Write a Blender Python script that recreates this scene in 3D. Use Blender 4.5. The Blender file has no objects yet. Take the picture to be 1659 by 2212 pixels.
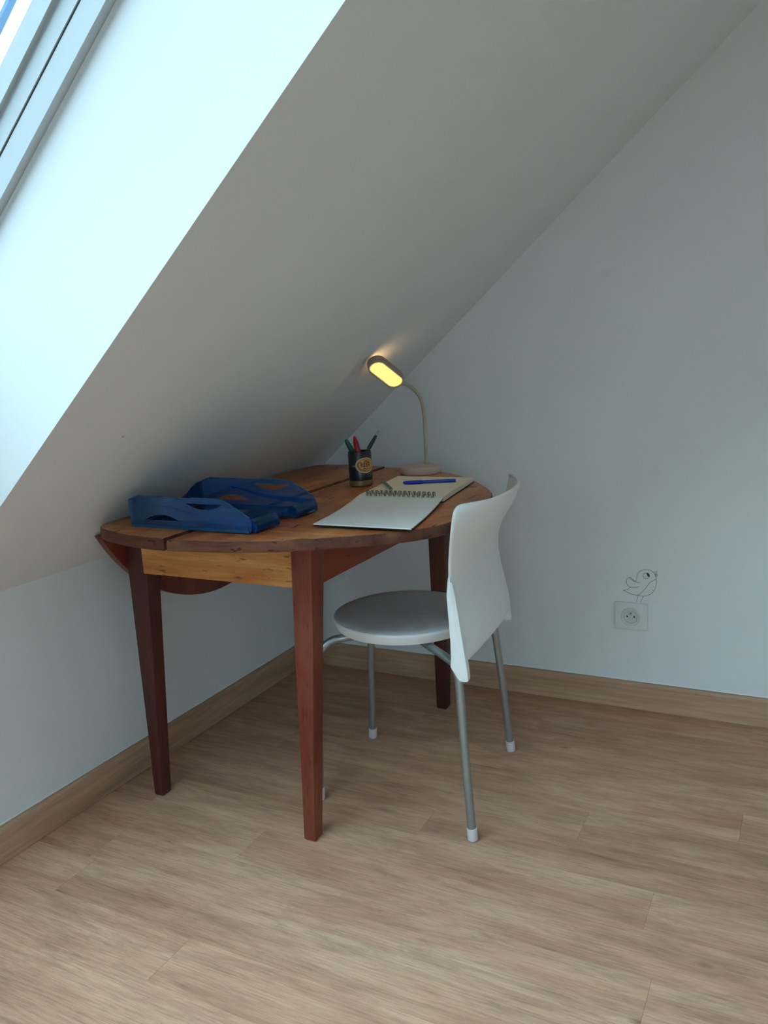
import bpy, bmesh, math, random
from mathutils import Vector, Matrix, geometry

random.seed(7)
scene = bpy.context.scene
COL = scene.collection

# ------------------------------------------------------------------ camera, sky, exposure
CAM_P = Vector((1.6130, -2.3985, 1.1000))
CAM_R = Vector((0.8883, 0.4559, -0.0553))
CAM_U = Vector((-0.0399, 0.1966, 0.9797))
CAM_F = Vector((-0.4575, 0.8680, -0.1929))
cam_d = bpy.data.cameras.new('camera')
cam_d.sensor_fit = 'VERTICAL'
cam_d.sensor_height = 24.0
cam_d.lens = 1794.3 / 2212.0 * 24.0
cam_d.clip_start = 0.02
cam = bpy.data.objects.new('camera', cam_d)
COL.objects.link(cam)
cam.matrix_world = Matrix(((CAM_R.x, CAM_U.x, -CAM_F.x, CAM_P.x), (CAM_R.y, CAM_U.y, -CAM_F.y, CAM_P.y),
                           (CAM_R.z, CAM_U.z, -CAM_F.z, CAM_P.z), (0, 0, 0, 1)))
scene.camera = cam

SKY_COLOR = (0.54, 0.81, 0.97)         # even overcast
GROUND_COLOR = (0.16, 0.17, 0.15)
SKY_STRENGTH = 9.2
world = bpy.data.worlds.new('overcast_sky')
scene.world = world
world.use_nodes = True
bg = world.node_tree.nodes['Background']
wt = world.node_tree
w_tc = wt.nodes.new('ShaderNodeTexCoord')
w_sep = wt.nodes.new('ShaderNodeSeparateXYZ')
w_map = wt.nodes.new('ShaderNodeMapRange')
w_mix = wt.nodes.new('ShaderNodeMix')
w_mix.data_type = 'RGBA'
wt.links.new(w_tc.outputs['Generated'], w_sep.inputs[0])
wt.links.new(w_sep.outputs[2], w_map.inputs[0])
w_map.inputs[1].default_value = -0.03
w_map.inputs[2].default_value = 0.03
wt.links.new(w_map.outputs[0], w_mix.inputs[0])
w_mix.inputs[6].default_value = (*GROUND_COLOR, 1)
w_mix.inputs[7].default_value = (*SKY_COLOR, 1)
wt.links.new(w_mix.outputs[2], bg.inputs[0])
# overcast sky: three times brighter overhead than at the horizon
w_cl = wt.nodes.new('ShaderNodeMath')
w_cl.operation = 'MAXIMUM'
w_cl.inputs[1].default_value = 0.0
wt.links.new(w_sep.outputs[2], w_cl.inputs[0])
w_ma = wt.nodes.new('ShaderNodeMath')
w_ma.operation = 'MULTIPLY_ADD'
w_ma.inputs[1].default_value = SKY_STRENGTH * 2 / 3
w_ma.inputs[2].default_value = SKY_STRENGTH / 3
wt.links.new(w_cl.outputs[0], w_ma.inputs[0])
wt.links.new(w_ma.outputs[0], bg.inputs[1])

scene.view_settings.view_transform = 'Standard'
scene.view_settings.look = 'None'
scene.view_settings.exposure = 0.0
scene.view_settings.gamma = 1.0
scene.view_settings.use_curve_mapping = False
cy = scene.cycles
cy.use_denoising = True
try:
    cy.denoiser = 'OPENIMAGEDENOISE'
except Exception:
    pass
cy.max_bounces = 8
cy.diffuse_bounces = 4
cy.glossy_bounces = 3
cy.transmission_bounces = 4
cy.transparent_max_bounces = 16
cy.use_adaptive_sampling = True
cy.adaptive_threshold = 0.11
cy.adaptive_min_samples = 14
cy.caustics_reflective = False
cy.caustics_refractive = False
cy.sample_clamp_indirect = 6.0

# roof geometry shared by the structure and the window
ALPHA = 0.7125
HK = 0.6127                      # height of the knee wall
SE = Vector((math.cos(ALPHA), 0, math.sin(ALPHA)))     # up the slope
SN = Vector((-math.sin(ALPHA), 0, math.cos(ALPHA)))    # out through the roof
WIN = dict(s0=0.45, s1=2.15, y0=-2.70, y1=-1.385)      # opening at the frame
SPLAY = (0.19, 2.52)                                   # the lining opens up towards the room
FILL_WIN = dict(s0=0.45, s1=2.15, y0=-4.05, y1=-2.95)      # skylight added out of view behind the camera, for fill light
ROOF_T = 0.309


def sp(s, y, n=0.0):
    """point on the sloping ceiling: s up the slope, n outwards"""
    return Vector((0, y, HK)) + SE * s + SN * n


def add_portal(name, w):
    la = bpy.data.lights.new(name, 'AREA')
    la.shape = 'RECTANGLE'
    la.size = w['s1'] - w['s0']
    la.size_y = w['y1'] - w['y0']
    la.energy = 1.0
    la.cycles.is_portal = True
    o = bpy.data.objects.new(name, la)
    COL.objects.link(o)
    c = sp((w['s0'] + w['s1']) / 2, (w['y0'] + w['y1']) / 2, 0.445)
    m = Matrix((SE, Vector((0, 1, 0)).cross(Vector((0, 0, 1))) * 0 + Vector((0, 1, 0)), SE.cross(Vector((0, 1, 0))))).transposed().to_4x4()
    m.translation = c
    o.matrix_world = m          # local -Z looks into the room
    return o


add_portal('window_light_portal', WIN)
add_portal('window_light_portal', FILL_WIN)
FW = dict(x0=1.44, x1=3.30, z0=0.30, z1=1.84)          # unseen window added behind the camera to brighten the room
fp = bpy.data.lights.new('fill_window_portal', 'AREA')
fp.shape = 'RECTANGLE'
fp.size, fp.size_y = FW['x1'] - FW['x0'], FW['z1'] - FW['z0']
fp.cycles.is_portal = True
fpo = bpy.data.objects.new('fill_window_portal', fp)
COL.objects.link(fpo)
fpo.matrix_world = Matrix(((1, 0, 0, (FW['x0'] + FW['x1']) / 2), (0, 0, -1, -4.32), (0, 1, 0, (FW['z0'] + FW['z1']) / 2), (0, 0, 0, 1)))


# ------------------------------------------------------------------ helpers
ORG = {}


def s2l(r, g, b):
    f = lambda c: (c / 255 / 12.92) if c / 255 <= 0.04045 else ((c / 255 + 0.055) / 1.055) ** 2.4
    return (f(r), f(g), f(b), 1.0)


def origin_of(parent):
    return ORG.get(parent.name, Vector((0, 0, 0))) if parent else Vector((0, 0, 0))


def link_mesh(name, me, mat=None, parent=None, origin=None):
    """me is in world coordinates; origin = where the object's origin goes (top-level only)"""
    o = bpy.data.objects.new(name, me)
    COL.objects.link(o)
    if parent is not None:
        og = origin_of(parent)
        me.transform(Matrix.Translation(-og))
        o.parent = parent
        ORG[o.name] = og.copy()
    else:
        og = Vector(origin) if origin is not None else Vector((0, 0, 0))
        me.transform(Matrix.Translation(-og))
        o.location = og
        ORG[o.name] = og.copy()
    if mat is not None:
        me.materials.append(mat)
    return o


def mesh_obj(name, verts, faces, mat=None, parent=None, smooth=False, origin=None, sharp=None):
    me = bpy.data.meshes.new(name)
    me.from_pydata([tuple(v) for v in verts], [], faces)
    bm = bmesh.new()
    bm.from_mesh(me)
    bmesh.ops.recalc_face_normals(bm, faces=bm.faces)
    bm.to_mesh(me)
    bm.free()
    if smooth:
        for p in me.polygons:
            p.use_smooth = True
        if sharp:
            try:
                me.set_sharp_from_angle(angle=math.radians(sharp))
            except Exception:
                pass
    me.update()
    return link_mesh(name, me, mat, parent, origin)


def bm_obj(name, bm, mat=None, parent=None, smooth=False, origin=None, sharp=35):
    me = bpy.data.meshes.new(name)
    bmesh.ops.recalc_face_normals(bm, faces=bm.faces)
    bm.to_mesh(me)
    bm.free()
    if smooth:
        for p in me.polygons:
            p.use_smooth = True
        if sharp:
            me.set_sharp_from_angle(angle=math.radians(sharp))
    return link_mesh(name, me, mat, parent, origin)


def empty(name, loc, label, cat, group=None):
    o = bpy.data.objects.new(name, None)
    COL.objects.link(o)
    o.location = loc
    o.empty_display_size = 0.05
    ORG[o.name] = Vector(loc)
    o['label'] = label
    o['category'] = cat
    if group:
        o['group'] = group
    return o


def tag(o, label, cat, group=None):
    o['label'] = label
    o['category'] = cat
    if group:
        o['group'] = group
    return o


def structure(o, label=None):
    o['kind'] = 'structure'
    if label:
        o['label'] = label
    return o


def box_verts(x0, x1, y0, y1, z0, z1):
    return [(x, y, z) for z in (z0, z1) for y in (y0, y1) for x in (x0, x1)]


BOX_F = [(0, 1, 3, 2), (4, 6, 7, 5), (0, 4, 5, 1), (2, 3, 7, 6), (0, 2, 6, 4), (1, 5, 7, 3)]


def bevel_all(bm, w, seg=2):
    bmesh.ops.bevel(bm, geom=list(bm.edges), offset=w, segments=seg, profile=0.7, affect='EDGES')


def hexa(name, verts8, mat, parent=None, bevel=0.0, seg=2, origin=None, smooth=False):
    bm = bmesh.new()
    vs = [bm.verts.new(v) for v in verts8]
    for f in BOX_F:
        bm.faces.new([vs[i] for i in f])
    bmesh.ops.recalc_face_normals(bm, faces=bm.faces)
    if bevel:
        bevel_all(bm, bevel, seg)
    return bm_obj(name, bm, mat, parent, smooth=bool(bevel) or smooth, origin=origin, sharp=50)


def box(name, x0, x1, y0, y1, z0, z1, mat, parent=None, bevel=0.0, seg=2, origin=None):
    return hexa(name, box_verts(x0, x1, y0, y1, z0, z1), mat, parent, bevel, seg, origin)


def catmull(pts, n=8, closed=False):
    P = [Vector(p) for p in pts]
    out = []
    m = len(P)
    rng = m if closed else m - 1
    for i in range(rng):
        if closed:
            p0, p1, p2, p3 = P[(i - 1) % m], P[i], P[(i + 1) % m], P[(i + 2) % m]
        else:
            p0, p1, p2, p3 = P[max(i - 1, 0)], P[i], P[i + 1], P[min(i + 2, m - 1)]
        for k in range(n):
            t = k / n
            out.append(0.5 * ((2 * p1) + (p2 - p0) * t + (2 * p0 - 5 * p1 + 4 * p2 - p3) * t * t
                              + (3 * p1 - p0 - 3 * p2 + p3) * t ** 3))
    if not closed:
        out.append(P[-1])
    return out


def tube_data(path, radius, seg=14, closed=False, caps=True):
    P = [Vector(p) for p in path]
    n = len(P)
    rad = radius if isinstance(radius, (list, tuple)) else [radius] * n
    verts, faces = [], []
    t_prev = None
    nrm = None
    for i in range(n):
        if closed:
            t = (P[(i + 1) % n] - P[(i - 1) % n]).normalized()
        else:
            t = (P[min(i + 1, n - 1)] - P[max(i - 1, 0)]).normalized()
        if nrm is None:
            a = Vector((0, 0, 1)) if abs(t.z) < 0.9 else Vector((1, 0, 0))
            nrm = (a - t * a.dot(t)).normalized()
        else:
            nrm = (nrm - t * nrm.dot(t)).normalized()
        bi = t.cross(nrm)
        for k in range(seg):
            a = 2 * math.pi * k / seg
            verts.append(P[i] + (nrm * math.cos(a) + bi * math.sin(a)) * rad[i])
    for i in range(n if closed else n - 1):
        j = (i + 1) % n
        for k in range(seg):
            l = (k + 1) % seg
            faces.append((i * seg + k, i * seg + l, j * seg + l, j * seg + k))
    if caps and not closed:
        faces.append(tuple(range(seg)))
        faces.append(tuple(range((n - 1) * seg, n * seg)))
    return verts, faces


def tube(name, path, radius, mat, parent=None, seg=14, closed=False, caps=True, origin=None):
    v, f = tube_data(path, radius, seg, closed, caps)
    return mesh_obj(name, v, f, mat, parent, smooth=True, origin=origin, sharp=60)


def lathe(name, prof, center, mat, parent=None, seg=48, origin=None, sharp=40, close=True):
    """prof: list of (radius, z) relative to center; first/last radius 0 closes it"""
    verts, faces, rings = [], [], []
    for r, z in prof:
        if r <= 1e-6:
            rings.append([len(verts)])
            verts.append(Vector(center) + Vector((0, 0, z)))
        else:
            rings.append(list(range(len(verts), len(verts) + seg)))
            for k in range(seg):
                a = 2 * math.pi * k / seg
                verts.append(Vector(center) + Vector((r * math.cos(a), r * math.sin(a), z)))
    for i in range(len(rings) - 1):
        a, b = rings[i], rings[i + 1]
        for k in range(seg):
            l = (k + 1) % seg
            if len(a) == 1 and len(b) == 1:
                continue
            if len(a) == 1:
                faces.append((a[0], b[k], b[l]))
            elif len(b) == 1:
                faces.append((a[k], a[l], b[0]))
            else:
                faces.append((a[k], a[l], b[l], b[k]))
    return mesh_obj(name, verts, faces, mat, parent, smooth=True, origin=origin, sharp=sharp)


def poly_prism(name, loops, to3d_a, to3d_b, mat, parent=None, smooth=False, origin=None):
    """loops: outer + holes in 2D; to3d_a / to3d_b map (u, v) to the two faces"""
    flat = [p for lp in loops for p in lp]
    tris = geometry.tessellate_polygon([[Vector((p[0], p[1], 0)) for p in lp] for lp in loops])
    n = len(flat)
    verts = [to3d_a(*p) for p in flat] + [to3d_b(*p) for p in flat]
    faces = [tuple(t) for t in tris] + [tuple(n + i for i in reversed(t)) for t in tris]
    k = 0
    for lp in loops:
        m = len(lp)
        for i in range(m):
            a, b = k + i, k + (i + 1) % m
            faces.append((a, b, n + b, n + a))
        k += m
    return mesh_obj(name, verts, faces, mat, parent, smooth=smooth, origin=origin, sharp=40)


# ------------------------------------------------------------------ materials
class NT:
    def __init__(self, name):
        self.m = bpy.data.materials.new(name)
        self.m.use_nodes = True
        self.t = self.m.node_tree
        self.t.nodes.clear()
        self.out = self.n('ShaderNodeOutputMaterial')

    def n(self, typ, **kw):
        nd = self.t.nodes.new(typ)
        for k, v in kw.items():
            setattr(nd, k, v)
        return nd

    def l(self, a, b):
        self.t.links.new(a, b)

    def ramp(self, fac, stops):
        r = self.n('ShaderNodeValToRGB')
        els = r.color_ramp.elements
        while len(els) < len(stops):
            els.new(0.5)
        for e, (p, c) in zip(els, stops):
            e.position = p
            e.color = c
        self.l(fac, r.inputs[0])
        return r.outputs[0]

    def mix(self, fac, a, b, mode='MIX'):
        x = self.n('ShaderNodeMix', data_type='RGBA', blend_type=mode)
        for i, v in ((0, fac), (6, a), (7, b)):
            if hasattr(v, 'is_linked'):
                self.l(v, x.inputs[i])
            else:
                x.inputs[i].default_value = v
        return x.outputs[2]

    def math(self, op, a, b=None):
        x = self.n('ShaderNodeMath', operation=op)
        for i, v in ((0, a), (1, b)):
            if v is None:
                continue
            if hasattr(v, 'is_linked'):
                self.l(v, x.inputs[i])
            else:
                x.inputs[i].default_value = v
        return x.outputs[0]


def simple(name, col, rough=0.5, metal=0.0, spec=0.5, noise=0.0, nscale=40.0, bump=0.0, bscale=200.0, coat=0.0):
    N = NT(name)
    p = N.n('ShaderNodeBsdfPrincipled')
    N.l(p.outputs[0], N.out.inputs[0])
    p.inputs['Roughness'].default_value = rough
    p.inputs['Metallic'].default_value = metal
    p.inputs['Specular IOR Level'].default_value = spec
    p.inputs['Coat Weight'].default_value = coat
    p.inputs['Coat Roughness'].default_value = 0.18
    tc = N.n('ShaderNodeTexCoord')
    nz = N.n('ShaderNodeTexNoise')
    nz.inputs['Scale'].default_value = nscale
    nz.inputs['Detail'].default_value = 1
    N.l(tc.outputs['Object'], nz.inputs['Vector'])
    dk = tuple(c * (1 - noise) for c in col[:3]) + (1,)
    N.l(N.mix(nz.outputs['Fac'], dk, col), p.inputs['Base Color'])
    if bump:
        nb = N.n('ShaderNodeTexNoise')
        nb.inputs['Scale'].default_value = bscale
        nb.inputs['Detail'].default_value = 3
        N.l(tc.outputs['Object'], nb.inputs['Vector'])
        b = N.n('ShaderNodeBump')
        b.inputs['Strength'].default_value = bump
        b.inputs['Distance'].default_value = 0.002
        N.l(nb.outputs['Fac'], b.inputs['Height'])
        N.l(b.outputs[0], p.inputs['Normal'])
    return N.m


def wood(name, dark, mid, light, axis, rough=0.45, bump=0.15, scale=1.0, wear=None, wear_amt=0.0, gouge=0.0, coat=0.0, spec=0.4):
    """axis: 'x','y','z' grain direction"""
    N = NT(name)
    p = N.n('ShaderNodeBsdfPrincipled')
    N.l(p.outputs[0], N.out.inputs[0])
    p.inputs['Coat Weight'].default_value = coat
    p.inputs['Coat Roughness'].default_value = 0.3
    p.inputs['Specular IOR Level'].default_value = spec
    tc = N.n('ShaderNodeTexCoord')
    oi = N.n('ShaderNodeObjectInfo')
    add = N.n('ShaderNodeVectorMath', operation='ADD')
    N.l(tc.outputs['Object'], add.inputs[0])
    rv = N.n('ShaderNodeCombineXYZ')
    r10 = N.math('MULTIPLY', oi.outputs['Random'], 7.3)
    N.l(r10, rv.inputs[0]); N.l(r10, rv.inputs[1]); N.l(r10, rv.inputs[2])
    N.l(rv.outputs[0], add.inputs[1])

    def mapped(along, across):
        mp = N.n('ShaderNodeMapping')
        sc = [across * scale] * 3
        sc['xyz'.index(axis)] = along * scale
        mp.inputs['Scale'].default_value = sc
        N.l(add.outputs[0], mp.inputs['Vector'])
        return mp.outputs[0]
    big = N.n('ShaderNodeTexNoise')
    big.inputs['Scale'].default_value = 1.0
    big.inputs['Detail'].default_value = 5
    big.inputs['Distortion'].default_value = 0.6
    N.l(mapped(2.0, 11.0), big.inputs['Vector'])
    fine = N.n('ShaderNodeTexNoise')
    fine.inputs['Scale'].default_value = 1.0
    fine.inputs['Detail'].default_value = 6
    fine.inputs['Roughness'].default_value = 0.7
    N.l(mapped(7.0, 160.0), fine.inputs['Vector'])
    c1 = N.ramp(big.outputs['Fac'], [(0.25, dark), (0.5, mid), (0.75, light)])
    fr = N.ramp(fine.outputs['Fac'], [(0.3, (0.55, 0.55, 0.55, 1)), (0.62, (1.05, 1.05, 1.05, 1))])
    col = N.mix(0.6, c1, fr, 'MULTIPLY')
    h = fine.outputs['Fac']
    if wear:
        wn = N.n('ShaderNodeTexNoise')
        wn.inputs['Scale'].default_value = 1.0
        wn.inputs['Detail'].default_value = 8
        wn.inputs['Roughness'].default_value = 0.65
        N.l(mapped(5.0, 14.0), wn.inputs['Vector'])
        wf = N.ramp(wn.outputs['Fac'], [(0.46, (0, 0, 0, 1)), (0.66, (wear_amt,) * 3 + (1,))])
        col = N.mix(wf, col, wear)
    if gouge:
        gn = N.n('ShaderNodeTexNoise')
        gn.inputs['Scale'].default_value = 1.0
        gn.inputs['Detail'].default_value = 3
        N.l(mapped(14.0, 75.0), gn.inputs['Vector'])
        gf = N.ramp(gn.outputs['Fac'], [(0.645, (0, 0, 0, 1)), (0.68, (gouge,) * 3 + (1,))])
        col = N.mix(gf, col, (0.012, 0.007, 0.004, 1))
        hh = N.math('MULTIPLY', gf, -2.0)
        h = N.math('ADD', fine.outputs['Fac'], hh)
    hsv = N.n('ShaderNodeHueSaturation')
    v = N.math('MULTIPLY_ADD', oi.outputs['Random'], 0.18)
    N.t.nodes[-1].inputs[2].default_value = 0.91
    N.l(v, hsv.inputs['Value'])
    N.l(col, hsv.inputs['Color'])
    N.l(hsv.outputs[0], p.inputs['Base Color'])
    rr = N.math('MULTIPLY_ADD', fine.outputs['Fac'], 0.2)
    N.t.nodes[-1].inputs[2].default_value = rough - 0.1
    N.l(rr, p.inputs['Roughness'])
    b = N.n('ShaderNodeBump')
    b.inputs['Strength'].default_value = bump
    b.inputs['Distance'].default_value = 0.002
    N.l(h, b.inputs['Height'])
    N.l(b.outputs[0], p.inputs['Normal'])
    return N.m


def floor_mat():
    N = NT('oak_vinyl_plank')
    p = N.n('ShaderNodeBsdfPrincipled')
    N.l(p.outputs[0], N.out.inputs[0])
    p.inputs['Specular IOR Level'].default_value = 0.22
    tc = N.n('ShaderNodeTexCoord')
    oi = N.n('ShaderNodeObjectInfo')
    rv = N.n('ShaderNodeCombineXYZ')
    r = N.math('MULTIPLY', oi.outputs['Random'], 23.7)
    N.l(r, rv.inputs[0]); N.l(r, rv.inputs[1]); N.l(r, rv.inputs[2])
    add = N.n('ShaderNodeVectorMath', operation='ADD')
    N.l(tc.outputs['Object'], add.inputs[0]); N.l(rv.outputs[0], add.inputs[1])

    def noise(sx, sy, det=5, rough=0.55, dist=0.0):
        mp = N.n('ShaderNodeMapping')
        mp.inputs['Scale'].default_value = (sx, sy, 1)
        N.l(add.outputs[0], mp.inputs['Vector'])
        nz = N.n('ShaderNodeTexNoise')
        nz.inputs['Scale'].default_value = 1.0
        nz.inputs['Detail'].default_value = det
        nz.inputs['Roughness'].default_value = rough
        nz.inputs['Distortion'].default_value = dist
        N.l(mp.outputs[0], nz.inputs['Vector'])
        return nz.outputs['Fac'], mp
    blotch, _ = noise(2.2, 10.0, 4, 0.6, 0.5)
    streak, _ = noise(14.0, 300.0, 5, 0.75)
    broad, _ = noise(5.0, 70.0, 4, 0.6, 0.4)
    patch, _ = noise(4.5, 26.0, 8, 0.72, 1.2)
    # cathedral growth rings
    mpw = N.n('ShaderNodeMapping')
    mpw.inputs['Scale'].default_value = (1.1, 9.0, 1)
    N.l(add.outputs[0], mpw.inputs['Vector'])
    wv = N.n('ShaderNodeTexWave', wave_type='RINGS', rings_direction='SPHERICAL')
    wv.inputs['Scale'].default_value = 5.0
    wv.inputs['Distortion'].default_value = 5.0
    wv.inputs['Detail'].default_value = 3
    wv.inputs['Detail Scale'].default_value = 1.2
    N.l(mpw.outputs[0], wv.inputs['Vector'])
    base = N.ramp(blotch, [(0.28, s2l(182, 136, 109)), (0.5, s2l(208, 161, 131)), (0.75, s2l(223, 181, 149))])
    g = N.ramp(patch, [(0.34, (0.66, 0.67, 0.69, 1)), (0.54, (1, 1, 1, 1))])
    col = N.mix(0.72, base, g, 'MULTIPLY')
    br = N.ramp(broad, [(0.35, (0.80, 0.79, 0.78, 1)), (0.58, (1, 1, 1, 1))])
    col = N.mix(0.35, col, br, 'MULTIPLY')
    st = N.ramp(streak, [(0.36, (0.66, 0.64, 0.62, 1)), (0.52, (1.0, 1.0, 1.0, 1)), (0.75, (1.06, 1.05, 1.04, 1))])
    col = N.mix(0.65, col, st, 'MULTIPLY')
    wr = N.ramp(wv.outputs['Fac'], [(0.0, (0.8, 0.79, 0.78, 1)), (0.35, (1, 1, 1, 1))])
    col = N.mix(0.35, col, wr, 'MULTIPLY')
    # knots
    mpv = N.n('ShaderNodeMapping')
    mpv.inputs['Scale'].default_value = (2.6, 5.5, 1)
    N.l(add.outputs[0], mpv.inputs['Vector'])
    vo = N.n('ShaderNodeTexVoronoi')
    vo.inputs['Scale'].default_value = 1.0
    N.l(mpv.outputs[0], vo.inputs['Vector'])
    kn = N.ramp(vo.outputs['Distance'], [(0.012, (1, 1, 1, 1)), (0.06, (0, 0, 0, 1))])
    col = N.mix(N.math('MULTIPLY', kn, 0.6), col, s2l(80, 64, 50))
    hsv = N.n('ShaderNodeHueSaturation')
    v = N.math('MULTIPLY_ADD', oi.outputs['Random'], 0.10)
    N.t.nodes[-1].inputs[2].default_value = 0.95
    N.l(v, hsv.inputs['Value'])
    N.l(col, hsv.inputs['Color'])
    N.l(hsv.outputs[0], p.inputs['Base Color'])
    p.inputs['Roughness'].default_value = 0.6
    b = N.n('ShaderNodeBump')
    b.inputs['Strength'].default_value = 0.12
    b.inputs['Distance'].default_value = 0.001
    N.l(streak, b.inputs['Height'])
    N.l(b.outputs[0], p.inputs['Normal'])
    return N.m


def see_through(name, tint, body, clear=0.7, gloss_rough=0.1):
    """coloured clear plastic: tinted straight-through light, a little body colour, a glossy skin"""
    N = NT(name)
    tr = N.n('ShaderNodeBsdfTransparent')
    tr.inputs[0].default_value = tint
    df = N.n('ShaderNodeBsdfDiffuse')
    df.inputs[0].default_value = body
    tl = N.n('ShaderNodeBsdfTranslucent')
    tl.inputs[0].default_value = body
    m0 = N.n('ShaderNodeMixShader')
    m0.inputs[0].default_value = 0.5
    N.l(df.outputs[0], m0.inputs[1]); N.l(tl.outputs[0], m0.inputs[2])
    m1 = N.n('ShaderNodeMixShader')
    m1.inputs[0].default_value = clear
    N.l(m0.outputs[0], m1.inputs[1]); N.l(tr.outputs[0], m1.inputs[2])
    gl = N.n('ShaderNodeBsdfGlossy')
    gl.inputs['Roughness'].default_value = gloss_rough
    fr = N.n('ShaderNodeFresnel')
    fr.inputs[0].default_value = 1.45
    nz = N.n('ShaderNodeTexNoise')
    nz.inputs['Scale'].default_value = 30
    bp = N.n('ShaderNodeBump')
    bp.inputs['Strength'].default_value = 0.03
    N.l(nz.outputs['Fac'], bp.inputs['Height'])
    N.l(bp.outputs[0], gl.inputs['Normal'])
    m2 = N.n('ShaderNodeMixShader')
    N.l(fr.outputs[0], m2.inputs[0])
    N.l(m1.outputs[0], m2.inputs[1]); N.l(gl.outputs[0], m2.inputs[2])
    N.l(m2.outputs[0], N.out.inputs[0])
    return N.m


def glass_pane(name):
    N = NT(name)
    tr = N.n('ShaderNodeBsdfTransparent')
    tr.inputs[0].default_value = (0.97, 0.985, 0.98, 1)
    gl = N.n('ShaderNodeBsdfGlossy')
    gl.inputs['Roughness'].default_value = 0.02
    fr = N.n('ShaderNodeFresnel')
    fr.inputs[0].default_value = 1.12
    mx = N.n('ShaderNodeMixShader')
    N.l(fr.outputs[0], mx.inputs[0])
    N.l(tr.outputs[0], mx.inputs[1]); N.l(gl.outputs[0], mx.inputs[2])
    N.l(mx.outputs[0], N.out.inputs[0])
    return N.m


def emit(name, col, strength, edge=None):
    N = NT(name)
    e = N.n('ShaderNodeEmission')
    e.inputs[0].default_value = col
    e.inputs[1].default_value = strength
    N.l(e.outputs[0], N.out.inputs[0])
    return N.m


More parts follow.
